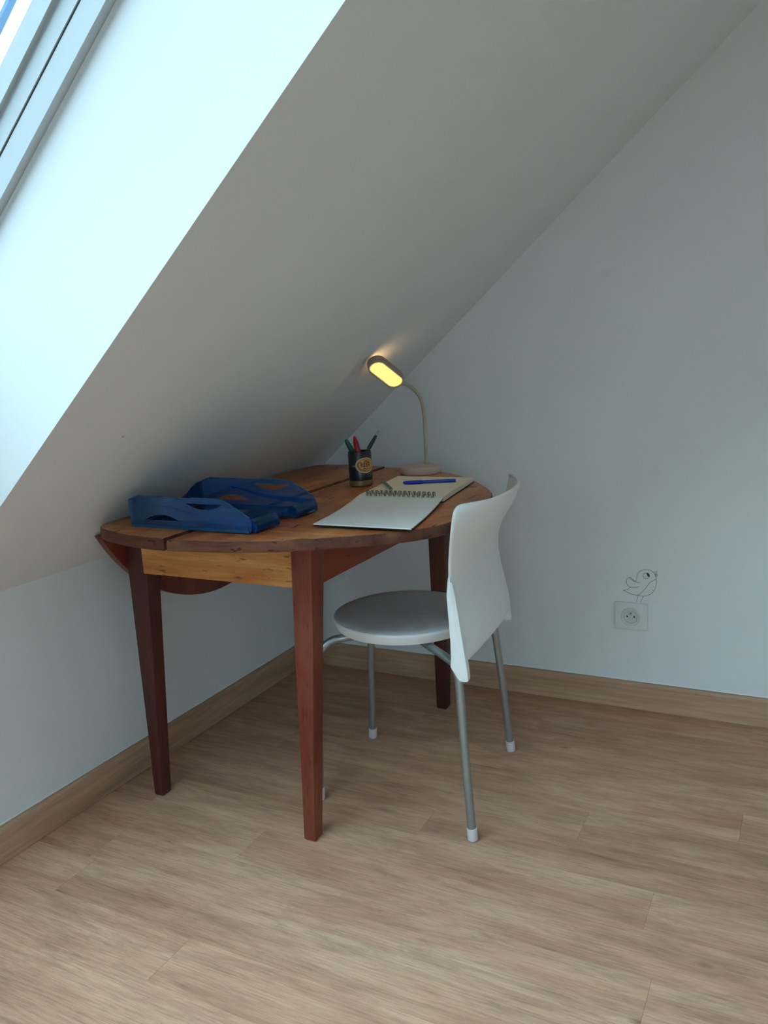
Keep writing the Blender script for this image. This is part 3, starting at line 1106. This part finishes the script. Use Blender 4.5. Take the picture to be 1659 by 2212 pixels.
def stadium_shell(name, layers, mat, parent, cap0=True, cap1=True):
    V, F = [], []
    n = None
    for (L, W, d) in layers:
        pts = stadium(L, W)
        n = len(pts)
        for (a, b) in pts:
            V.append(HC + HA * a + HB * b + HN * d)
    for r in range(len(layers) - 1):
        for i in range(n):
            j = (i + 1) % n
            F.append((r * n + i, r * n + j, r * n + n + j, r * n + n + i))
    if cap0:
        F.append(tuple(range(n)))
    if cap1:
        F.append(tuple(range((len(layers) - 1) * n, len(layers) * n)))
    return mesh_obj(name, V, F, mat, parent, smooth=True, sharp=40)


HL, HW = 0.0650, 0.0262
head = stadium_shell('head', [(HL - .004, HW - .004, -0.0240), (HL - .001, HW - .001, -0.0230), (HL, HW, -0.0205), (HL, HW, -0.0008), (HL - .0006, HW - .0006, 0.0),
                              (HL - .0018, HW - .0018, 0.0), (HL - .0018, HW - .0018, -0.003)], M['lamp_head'], lamp)
stadium_shell('diffuser_rim', [(HL - .0019, HW - .0019, -0.0028), (HL - .0019, HW - .0019, -0.0006), (HL - .0048, HW - .0048, -0.0006), (HL - .0048, HW - .0048, -0.0028)], M['diffuser_rim'], head, False, False)
stadium_shell('diffuser_edge', [(HL - .0049, HW - .0049, -0.0027), (HL - .0049, HW - .0049, -0.0010), (HL - .0085, HW - .0085, -0.0009), (HL - .0085, HW - .0085, -0.0027)], M['glow_edge'], head, False, False)
stadium_shell('diffuser', [(HL - .0086, HW - .0086, -0.0027), (HL - .0086, HW - .0086, -0.0009)], M['glow'], head)

stadium_shell('added_rear_glow', [(HL - .016, HW - .016, -0.0241), (HL - .016, HW - .016, -0.0247)], M['glow_back'], head)  # hidden emitter, added to make the glow on the slope behind

# ------------------------------------------------------------------ pen mug
MC = Vector((0.509, -0.428, TZ + 0.0006))
MR, MH = 0.0320, 0.0940
mug = empty('mug', MC, 'black mug with a gold oval emblem holding pens', 'mug')
lathe('body', [(0, 0.0165), (MR - .0005, 0.0165), (MR, 0.0170), (MR, MH - .002), (MR - .0012, MH), (MR - .0028, MH), (MR - .0036, MH - .002), (MR - .0036, 0.0200), (0, 0.0200)], MC, M['mug'], mug, seg=64, sharp=35)
lathe('base_band', [(0, 0), (MR - .003, 0), (MR - .001, 0.0015), (MR + .0004, 0.003), (MR + .0004, 0.0160), (0, 0.0160)], MC, M['mug_band'], mug, seg=64, sharp=35)
VIEW_A = math.atan2(-2.3985 + 0.428, 1.613 - 0.509)    # side of the mug that faces the room


def mug_wrap(px, pz, lift):
    """px arc length to the right of the facing line, pz height above the table"""
    a = VIEW_A + px / MR
    r = MR + lift
    return MC + Vector((r * math.cos(a), r * math.sin(a), pz))


def wrapped_disc(name, cx, cz, rx, rz, lift0, lift1, mat, parent, hole=None):
    V, F = [], []
    n, rr = 40, 6
    start = hole or 0.0
    for lift in (lift0, lift1):
        for q in range(rr + 1):
            s = start + (1 - start) * q / rr
            for i in range(n):
                a = 2 * math.pi * i / n
                V.append(mug_wrap(cx + rx * s * math.cos(a), cz + rz * s * math.sin(a), lift))
    b0 = (rr + 1) * n
    for q in range(rr):
        for i in range(n):
            j = (i + 1) % n
            for base in (0, b0):
                F.append((base + q * n + i, base + q * n + j, base + (q + 1) * n + j, base + (q + 1) * n + i))
    for q in ((rr, 0) if hole else (rr,)):
        for i in range(n):
            j = (i + 1) % n
            F.append((q * n + i, q * n + j, b0 + q * n + j, b0 + q * n + i))
    return mesh_obj(name, V, F, mat, parent, smooth=True, sharp=30)


EX, EZ = 0.0150, 0.0575
emb = wrapped_disc('emblem', EX, EZ, 0.0265, 0.0200, 0.0002, 0.0006, M['emblem'], mug)
wrapped_disc('emblem_rim', EX, EZ, 0.0280, 0.0212, 0.0002, 0.0010, M['emblem_rim'], emb, hole=0.93)
wrapped_disc('emblem_line', EX, EZ, 0.0235, 0.0172, 0.0006, 0.0009, M['emblem_ink'], emb, hole=0.95)


def text_mesh(txt, size, shear=0.0, offset=0.0):
    cu = bpy.data.curves.new('lettering', 'FONT')
    cu.body = txt
    cu.size = size
    cu.align_x = 'CENTER'
    cu.align_y = 'CENTER'
    cu.shear = shear
    cu.offset = offset
    cu.resolution_u = 3
    o = bpy.data.objects.new('lettering', cu)
    COL.objects.link(o)
    dg = bpy.context.evaluated_depsgraph_get()
    dg.update()
    me = bpy.data.meshes.new_from_object(o.evaluated_get(dg))
    bpy.data.objects.remove(o)
    bpy.data.curves.remove(cu)
    return me


def mug_text(name, txt, size, cx, cz, lift, mat, parent, shear=0.0, stretch=1.0, offset=0.0):
    me = text_mesh(txt, size, shear, offset)
    bm = bmesh.new()
    bm.from_mesh(me)
    bmesh.ops.triangulate(bm, faces=bm.faces)
    bmesh.ops.subdivide_edges(bm, edges=[e for e in bm.edges if e.calc_length() > 0.002], cuts=1)
    for vtx in bm.verts:
        vtx.co = mug_wrap(cx + vtx.co.x * stretch, cz + vtx.co.y, lift)
    bpy.data.meshes.remove(me)
    return bm_obj(name, bm, mat, parent)


mug_text('lettering', 'The', 0.0105, EX + 0.0035, EZ + 0.0092, 0.0010, M['emblem_ink'], emb, shear=0.3, offset=0.0003)
mug_text('lettering', 'REEK', 0.0150, EX + 0.0005, EZ + 0.0005, 0.0010, M['emblem_ink'], emb, stretch=0.92, offset=0.0004)


def mug_swirl(pts, r=0.0005):
    p3 = catmull([tuple(mug_wrap(EX + a, EZ + b, 0.0008)) for a, b in pts], 6)
    tube('scroll', p3, r, M['emblem_ink'], emb, seg=6)


mug_swirl([(-0.0100, 0.0085), (-0.0145, 0.0090), (-0.0190, 0.0060), (-0.0205, 0.0010), (-0.0185, -0.0050), (-0.0135, -0.0100), (-0.0060, -0.0130), (0.0030, -0.0135)], 0.0009)
mug_swirl([(-0.0030, -0.0075), (-0.0060, -0.0070), (-0.0065, -0.0095), (-0.0040, -0.0105), (-0.0020, -0.0085), (0.0020, -0.0105), (0.0060, -0.0080), (0.0100, -0.0105), (0.0140, -0.0070)], 0.0006)
mug_swirl([(-0.0030, 0.0050), (-0.0045, 0.0095), (-0.0015, 0.0125), (0.0020, 0.0115)], 0.0006)
mug_text('lettering', 'rut', 0.0085, -0.0205, 0.0570, 0.0003, M['white_ink'], mug, shear=0.4)
mug_text('lettering', 'THE FINEST COFFEE', 0.0042, 0.0110, 0.0335, 0.0003, M['grey_ink'], mug)
mug_text('lettering', 'served in a mug', 0.0034, 0.0080, 0.0285, 0.0003, M['grey_ink'], mug)


def stick(name, a, b, rads, mats, label, cat, group=None, names=None, origin=None):
    """a pen from a to b; rads: list of (t, r) sections, mats: list of (t0, t1, material, part name)"""
    a, b = Vector(a), Vector(b)
    e = empty(name, origin if origin is not None else a, label, cat, group)
    for (t0, t1, mt, pn, prof) in mats:
        pts = [a.lerp(b, t0 + (t1 - t0) * q) for q, r in prof]
        tube(pn, pts, [r for q, r in prof], mt, e, seg=14)
    return e


cylp = lambda r: [(0, r * 0.8), (0.02, r), (0.98, r), (1, r * 0.8)]
# pens standing in the mug (foot inside, on the mug floor)
stick('marker_pen', (0.5140, -0.4080, 0.7610), (0.4753, -0.4400, 0.8621), None,
      [(0.0, 0.55, M['clear'], 'barrel', cylp(0.0050)), (0.55, 1.0, M['green'], 'cap', [(0, 0.0064), (0.05, 0.0072), (0.55, 0.0070), (0.86, 0.0056), (0.97, 0.0046), (1, 0.0030)])],
      'green felt pen leaning left in the black mug', 'pen', 'pens standing in the mug')
stick('marker_pen', (0.5249, -0.4407, 0.7610), (0.4949, -0.4257, 0.8695), None,
      [(0.0, 0.55, M['clear'], 'barrel', cylp(0.0050)), (0.55, 1.0, M['red'], 'cap', [(0, 0.0060), (0.05, 0.0078), (0.45, 0.0080), (0.70, 0.0070), (0.88, 0.0046), (0.97, 0.0034), (1, 0.0018)])],
      'red felt pen standing in the black mug', 'pen', 'pens standing in the mug')
stick('ballpoint_pen', (0.4920, -0.4440, 0.7600), (0.5549, -0.3830, 0.8884), None,
      [(0.0, 0.56, M['clear'], 'barrel', cylp(0.0042)), (0.56, 0.84, M['dkgreen'], 'grip', [(0, 0.0044), (0.1, 0.0056), (0.6, 0.0050), (1, 0.0036)]),
       (0.84, 0.94, M['clear'], 'clip', [(0, 0.0036), (0.5, 0.0034), (1, 0.0026)]), (0.94, 1.0, M['tip'], 'push_button', [(0, 0.0018), (0.9, 0.0018), (1, 0.0012)])],
      'clear and dark green ballpoint pen leaning right in the black mug', 'pen', 'pens standing in the mug')

# ------------------------------------------------------------------ spiral sketchbook
NBC = Vector((0.727, -0.622, TZ + 0.0006))
nx, ny = Vector((0.9997, 0.018, 0)), Vector((-0.118, 0.993, 0))
nl = Vector((-0.182, 0.983, 0))            # the turned part lies slightly askew
book = empty('sketchbook', NBC, 'open spiral sketchbook with blank pages lying on the table', 'notebook')
np_ = lambda u, w, z: NBC + nx * u + ny * w + Vector((0, 0, z))
BW = 0.112


def slab(name, u0, u1, w0, w1, z0, z1, mat, bev=0.0008, zf=None):
    V = []
    for z in (z0, z1):
        for w in (w0, w1):
            for u in (u0, u1):
                dz = (zf(w) if zf else 0)
                V.append(np_(u, w, z + dz))
    return hexa(name, V, mat, book, bev, 2)


slab('back_cover', -BW, BW, -0.008, 0.279, 0.0, 0.0018, M['board'], 0.0004)
slab('page_block', -BW + .001, BW - .001, -0.009, 0.277, 0.0020, 0.0138, M['paper'], 0.0012)
# turned pages and front cover sagging from the wire down to the table
for nm, z0, th, mt, L in (('front_cover', 0.0002, 0.0016, 'board', 0.324), ('turned_pages', 0.0020, 0.0022, 'paper_white', 0.323)):
    V, F = [], []
    K = 14
    for i in range(K + 1):
        w = -0.0115 - (L - 0.0115) * i / K
        sag = 0.0092 * max(0.0, 1 - i / (K * 0.62)) ** 1.5 + 0.0042 * (i / K) ** 2
        for z in (z0, z0 + th):
            for u in (-BW + .0005, BW + 0.004 * (i / K)):
                V.append(NBC + nx * u + nl * w + Vector((0, 0, z + sag)))
    for i in range(K):
        a, b = i * 4, i * 4 + 4
        F += [(a, a + 1, b + 1, b), (a + 2, b + 2, b + 3, a + 3), (a, b, b + 2, a + 2), (a + 1, a + 3, b + 3, b + 1)]
    F += [(0, 2, 3, 1), (4 * K, 4 * K + 1, 4 * K + 3, 4 * K + 2)]
    mesh_obj(nm, V, F, M[mt], book, smooth=True, sharp=40)
for i in range(15):
    u = -0.088 + 0.176 * i / 14
    V, F = [], []
    for du in (-0.0017, 0.0017):
        pts = []
        for k in range(20):
            a = 2 * math.pi * k / 20
            pts.append(np_(u + du, -0.0090 + 0.0085 * math.cos(a), 0.0130 + 0.0122 * math.sin(a)))
        vv, ff = tube_data(pts, 0.00085, 6, closed=True)
        o_ = len(V)
        V += vv
        F += [tuple(o_ + q for q in fc) for fc in ff]
    mesh_obj('wire_ring', V, F, M['wire'], book, smooth=True)

# pens on the pages
zb = TZ + 0.0146
stick('ballpoint_pen', (0.6640, -0.4830, zb + 0.0050), (0.7880, -0.4240, zb + 0.0046), None,
      [(0.0, 0.36, M['blue'], 'cap', [(0, 0.0022), (0.06, 0.0040), (0.35, 0.0050), (0.97, 0.0050), (1, 0.0046)]),
       (0.36, 1.0, M['blue_barrel'], 'barrel', [(0, 0.0042), (0.02, 0.0043), (0.94, 0.0043), (1, 0.0040)])],
      'blue capped ballpoint pen lying on the open page', 'pen')
stick('mechanical_pencil', (0.5980, -0.4660, zb + 0.0040), (0.6900, -0.6000, zb + 0.0095), None,
      [(0.0, 0.07, M['tip'], 'end_cap', [(0, 0.0020), (0.3, 0.0026), (1, 0.0026)]), (0.07, 1.0, M['teal'], 'barrel', [(0, 0.0034), (0.05, 0.0038), (0.95, 0.0038), (1, 0.0030)])],
      'short teal plastic pencil lying against the wire rings', 'pencil')

# ------------------------------------------------------------------ blue letter tray
TX0, TX1, TY0, TY1, T0 = 0.247, 0.580, -1.034, -0.778, TZ + 0.0030
tray = empty('letter_tray', ((TX0 + TX1) / 2, (TY0 + TY1) / 2, T0), 'transparent blue plastic letter tray on the table end', 'letter tray')
P = lambda x, y, z: Vector((x, y, z))


def arc_slot(x0, x1, z0, zm, n=14, flat_top=True):
    """lens-shaped finger hole: flat edge on one side, arc on the other"""
    pts = []
    for i in range(n + 1):
        a = i / n
        pts.append((x0 + (x1 - x0) * a, z0 + (zm - z0) * math.sin(math.pi * a) ** 0.9))
    return pts


side_out = [(TX0 + .002, T0), (TX1 - 0.004, T0), (TX1 + 0.001, T0 + 0.008), (TX1 + 0.001, T0 + 0.022), (0.577, T0 + 0.032), (0.540, T0 + 0.0525), (0.522, T0 + 0.0620), (0.510, T0 + 0.0665), (0.497, T0 + 0.0690),
            (0.428, T0 + 0.0690), (0.424, T0 + 0.0670), (0.362, T0 + 0.0670), (0.355, T0 + 0.0688), (0.275, T0 + 0.0692), (0.262, T0 + 0.066), (TX0 - .002, T0 + 0.0605)]
slot_a = arc_slot(0.408, 0.511, T0 + 0.0585, T0 + 0.0445)
slot_b = arc_slot(0.291, 0.390, T0 + 0.0170, T0 + 0.0300)
band = [(0.335, 0.051), (0.375, 0.0455), (0.420, 0.036), (0.470, 0.030), (0.530, 0.0275), (0.572, 0.0262)]
bandc = catmull([(a, b, 0) for a, b in band], 5)
for y0, y1, s in ((TY0, TY0 + 0.0024, 1), (TY1 - 0.0024, TY1, -1)):
    sd = poly_prism('side_panel', [side_out, slot_a, slot_b], lambda u, w, y=y0: P(u, y, w), lambda u, w, y=y1: P(u, y, w), M['tray'], tray)
    yo = y0 - 0.0008 if s > 0 else y1 + 0.0008
    yi = y0 - 0.0001 if s > 0 else y1 + 0.0001
    up = [(q.x, T0 + q.y) for q in bandc]
    dn = [(q.x, T0 + q.y - 0.004 - 0.010 * i / len(bandc)) for i, q in enumerate(bandc)]
    poly_prism('wave_rib', [up + dn[::-1]], lambda u, w, y=yo: P(u, y, w), lambda u, w, y=yi: P(u, y, w), M['tray'], sd)
    # thickened foot rail along the side
    box('foot_rail', TX0 + .002, TX1 - .006, min(y0, y1) - 0.0018, max(y0, y1) + 0.0018, T0, T0 + 0.0060, M['tray_edge'], sd, 0.0006)
    # rolled top edge
    rail = [(x, (y0 + y1) / 2, z) for (x, z) in [(TX0, T0 + .061), (0.262, T0 + .0665), (0.275, T0 + .0697), (0.355, T0 + .0692), (0.424, T0 + .0676), (0.428, T0 + .0694), (0.497, T0 + .0694), (0.510, T0 + .0670), (0.522, T0 + .0625), (0.540, T0 + .053), (0.577, T0 + .0325)]]
    tube('top_edge', rail, 0.0017, M['tray_edge'], sd, seg=8)
# floor of the tray with a thumb cut-out in front
yc = (TY0 + TY1) / 2
cut = [(TX1 - .004, yc - .048)] + [(TX1 - .004 - 0.030 * math.sin(math.pi * i / 10), yc - .048 + .096 * i / 10) for i in range(1, 10)] + [(TX1 - .004, yc + .048)]
bl = [(TX0 + .003, TY0 + .0026), (TX1 - .004, TY0 + .0026)] + cut + [(TX1 - .004, TY1 - .0026), (TX0 + .003, TY1 - .0026)]
poly_prism('tray_floor', [bl], lambda u, w: P(u, w, T0 + .0022), lambda u, w: P(u, w, T0 + .0046), M['tray'], tray)
# back panel dips in the middle
bp = [(TY0 + .0026, T0 + .0048), (TY1 - .0026, T0 + .0048), (TY1 - .0026, T0 + .062), (TY1 - .022, T0 + .060), (TY1 - .040, T0 + .053), (TY1 - .060, T0 + .041), (TY1 - .080, T0 + .034),
      (TY0 + .080, T0 + .034), (TY0 + .060, T0 + .041), (TY0 + .040, T0 + .053), (TY0 + .022, T0 + .060), (TY0 + .0026, T0 + .062)]
poly_prism('back_panel', [bp], lambda u, w: P(TX0, u, w), lambda u, w: P(TX0 + .0024, u, w), M['tray'], tray)
# front lip: two rolled stubs and the low bar between them
for (ya, yb) in ((TY0 + .0100, TY0 + .0930), (TY1 - .0930, TY1 - .0060)):
    prof = [(TX1 - .016, T0 + .0050), (TX1 - .016, T0 + .0200), (TX1 - .012, T0 + .0255), (TX1 - .004, T0 + .0270), (TX1 + .003, T0 + .0235), (TX1 + .007, T0 + .0140), (TX1 + .008, T0 + .0040), (TX1 + .006, T0 + .0002),
            (TX1 + .003, T0 + .0002), (TX1 + .0045, T0 + .0140), (TX1 + .001, T0 + .0210), (TX1 - .005, T0 + .0240), (TX1 - .011, T0 + .0225), (TX1 - .0135, T0 + .0190), (TX1 - .0135, T0 + .0050)]
    poly_prism('front_lip', [prof], lambda u, w, y=ya: P(u, y, w), lambda u, w, y=yb: P(u, y, w), M['tray'], tray)
    for yy in (ya, yb):
        poly_prism('lip_cheek', [prof[:9]], lambda u, w, y=yy - .0012: P(u, y, w), lambda u, w, y=yy + .0012: P(u, y, w), M['tray'], tray)
poly_prism('front_bar', [[(-.0445 + .089 * i / 10, -0.034 * math.sin(math.pi * i / 10)) for i in range(11)] + [(.0445 - .089 * i / 10, -0.034 * math.sin(math.pi * (1 - i / 10)) - .0024) for i in range(11)]],
           lambda u, w: P(TX1 - .006 + w, yc + u, T0 + .0048), lambda u, w: P(TX1 - .004 + w, yc + u, T0 + .0185), M['tray'], tray)

# ------------------------------------------------------------------ wall socket and bird sticker on the gable wall
sx0, sx1, sz0, sz1 = 1.1050, 1.2000, 0.2470, 0.3290
sock = empty('wall_socket', (1.1525, -0.0005, sz0), 'white wall socket on the gable wall below the bird sticker', 'socket')


def round_rect(x0, x1, z0, z1, r, n=5):
    pts = []
    for (cx, cz, a0) in ((x1 - r, z1 - r, 0), (x0 + r, z1 - r, 90), (x0 + r, z0 + r, 180), (x1 - r, z0 + r, 270)):
        for i in range(n + 1):
            a = math.radians(a0 + 90 * i / n)
            pts.append((cx + r * math.cos(a), cz + r * math.sin(a)))
    return pts


def circ(cx, cz, r, n=40):
    return [(cx + r * math.cos(2 * math.pi * i / n), cz + r * math.sin(2 * math.pi * i / n)) for i in range(n)]


KX, KZ = 1.1515, 0.2868
# plate with a bevelled face
V, F = [], []
lay = [(0.0, -0.0006), (0.0, -0.0070), (0.0012, -0.0090), (0.0040, -0.0098)]
for (ins, y) in lay:
    for (x, z) in round_rect(sx0 + ins, sx1 - ins, sz0 + ins, sz1 - ins, 0.004):
        V.append((x, y, z))
n = len(V) // len(lay)
for r in range(len(lay) - 1):
    for i in range(n):
        j = (i + 1) % n
        F.append((r * n + i, r * n + j, (r + 1) * n + j, (r + 1) * n + i))
F.append(tuple(range(n)))
ol = [(V[(len(lay) - 1) * n + i][0], V[(len(lay) - 1) * n + i][2]) for i in range(n)]
ho = circ(KX, KZ, 0.0278)
tri = geometry.tessellate_polygon([[Vector((p[0], p[1], 0)) for p in ol], [Vector((p[0], p[1], 0)) for p in ho]])
b0 = len(V)
V += [(p[0], -0.0098, p[1]) for p in ho] + [(p[0], -0.0070, p[1]) for p in ho]
mp_ = lambda q: (len(lay) - 1) * n + q if q < n else b0 + (q - n)
F += [tuple(mp_(q) for q in tq) for tq in tri]
hn = len(ho)
for i in range(hn):
    j = (i + 1) % hn
    F.append((b0 + i, b0 + j, b0 + hn + j, b0 + hn + i))
mesh_obj('cover_plate', V, F, M['socket'], sock, smooth=True, sharp=25)


def wall_ring(name, prof, mat, parent, n=40):
    """turned ring facing the room: prof = (radius, depth y)"""
    V, F = [], []
    for (r, y) in prof:
        for i in range(n):
            a = 2 * math.pi * i / n
            V.append((KX + r * math.cos(a), y, KZ + r * math.sin(a)))
    for q in range(len(prof) - 1):
        for i in range(n):
            j = (i + 1) % n
            F.append((q * n + i, q * n + j, (q + 1) * n + j, (q + 1) * n + i))
    F.append(tuple((len(prof) - 1) * n + i for i in range(n)))
    return mesh_obj(name, V, F, mat, parent, smooth=True, sharp=25)


well = wall_ring('socket_insert', [(0.0276, -0.0072), (0.0276, -0.0104), (0.0268, -0.0110), (0.0205, -0.0104), (0.0198, -0.0098), (0.0194, -0.0040)], M['socket_in'], sock)


def wall_disc(name, cx, cz, r, y0, y1, mat, parent, n=16):
    poly_prism(name, [circ(cx, cz, r, n)], lambda u, w: Vector((u, y0, w)), lambda u, w: Vector((u, y1, w)), mat, parent)


wall_disc('contact_hole', KX - .0100, KZ - .0010, 0.0024, -0.0041, -0.0046, M['hole'], well)
wall_disc('contact_hole', KX + .0100, KZ - .0010, 0.0024, -0.0041, -0.0046, M['hole'], well)
wall_disc('earth_pin', KX, KZ + .0095, 0.0024, -0.0041, -0.0130, M['steel'], well)

bird = empty('bird_sticker', (1.178, -0.0004, 0.331), 'black line drawing of a small bird stuck above the socket', 'sticker')
BIRD = {
    'body_outline': [[(1.1641, 0.3934), (1.1664, 0.3978), (1.168, 0.4047), (1.1696, 0.4149), (1.1743, 0.4228), (1.1813, 0.4279), (1.1907, 0.4307), (1.2001, 0.4309), (1.2079, 0.4292), (1.2141, 0.425), (1.218, 0.4195), (1.2207, 0.4122), (1.2223, 0.4039), (1.2233, 0.394), (1.2214, 0.3821), (1.2168, 0.3708), (1.2099, 0.3618), (1.2005, 0.3551), (1.1911, 0.3515), (1.1817, 0.3507), (1.169, 0.3519), (1.1562, 0.3537), (1.145, 0.357), (1.1354, 0.3612), (1.1295, 0.3647)],
                     [(1.1295, 0.3647), (1.137, 0.3653), (1.1434, 0.3688), (1.1498, 0.3747)]],
    'wing': [[(1.1775, 0.3928), (1.172, 0.3906), (1.1649, 0.3923), (1.1561, 0.3961), (1.1466, 0.4035), (1.1434, 0.4027), (1.1394, 0.3973), (1.138, 0.3887), (1.1405, 0.3821), (1.1458, 0.3766), (1.153, 0.3747), (1.1626, 0.3746), (1.1705, 0.377), (1.1749, 0.3794)],
             [(1.1466, 0.4035), (1.1494, 0.4057), (1.1529, 0.4026), (1.1593, 0.3964), (1.1641, 0.3934)]],
    'belly_line': [[(1.222, 0.4059), (1.2158, 0.4018), (1.2065, 0.3951), (1.2003, 0.3871), (1.1926, 0.3755), (1.1848, 0.3647), (1.1769, 0.3564), (1.169, 0.3519)]],
    'eye': [[(1.1947, 0.4218), (1.2001, 0.4206), (1.2033, 0.4167), (1.2036, 0.4117), (1.2002, 0.4069), (1.1948, 0.4048), (1.1893, 0.406), (1.1861, 0.4103), (1.1864, 0.4162), (1.19, 0.4205), (1.1947, 0.4218)]],
}
STRAIGHT = {
    'beak': [[(1.2157, 0.4264), (1.2257, 0.4292), (1.2219, 0.4214), (1.2191, 0.4187), (1.2269, 0.419), (1.2235, 0.414), (1.2207, 0.4125)]],
    'bird_leg': [[(1.1714, 0.3511), (1.1703, 0.3422), (1.1678, 0.3317)]],
    'bird_leg.001': [[(1.1867, 0.3508), (1.1825, 0.3408), (1.1789, 0.3314)]],
}


def ribbon(lines, w):
    V, F = [], []
    for pts in lines:
        m = len(pts)
        st = len(V)
        for i in range(m):
            d = (pts[min(i + 1, m - 1)] - pts[max(i - 1, 0)])
            d = Vector((d.x, 0, d.y)).normalized()
            nn = Vector((-d.z, 0, d.x)) * w
            c = Vector((pts[i].x, 0, pts[i].y))
            for y in (-0.0004, -0.0008):
                for sgn in (-1, 1):
                    V.append(c + nn * sgn + Vector((0, y, 0)))
        for i in range(m - 1):
            a, b = st + i * 4, st + i * 4 + 4
            F += [(a, a + 1, b + 1, b), (a + 2, b + 2, b + 3, a + 3), (a, b, b + 2, a + 2), (a + 1, a + 3, b + 3, b + 1)]
        F += [(st, st + 2, st + 3, st + 1), (st + 4 * m - 4, st + 4 * m - 3, st + 4 * m - 1, st + 4 * m - 2)]
    return V, F


for nm, lines in BIRD.items():
    V, F = ribbon([[Vector((q.x, q.y)) for q in catmull([(a, b, 0) for a, b in ln], 5)] for ln in lines], 0.00042)
    mesh_obj(nm, V, F, M['ink'], bird)
for nm, lines in STRAIGHT.items():
    V, F = ribbon([[Vector(q) for q in ln] for ln in lines], 0.00045)
    mesh_obj(nm.split('.')[0], V, F, M['ink'], bird)
pup = [(q.x, q.y) for q in catmull([(a, b, 0) for a, b in [(1.1955, 0.4206), (1.1994, 0.4214), (1.203, 0.4178), (1.2039, 0.4112), (1.2002, 0.4109), (1.1967, 0.4153)]], 4, closed=True)]
poly_prism('pupil', [pup], lambda u, w: Vector((u, -0.0004, w)), lambda u, w: Vector((u, -0.00085, w)), M['ink'], bird)
for (a, b) in [(1.2149, 0.3824), (1.2095, 0.3781), (1.2028, 0.3696), (1.209, 0.3718), (1.2129, 0.3717), (1.202, 0.3637)]:
    wall_disc('breast_dot', a, b, 0.0007, -0.0004, -0.0008, M['ink'], bird, 8)
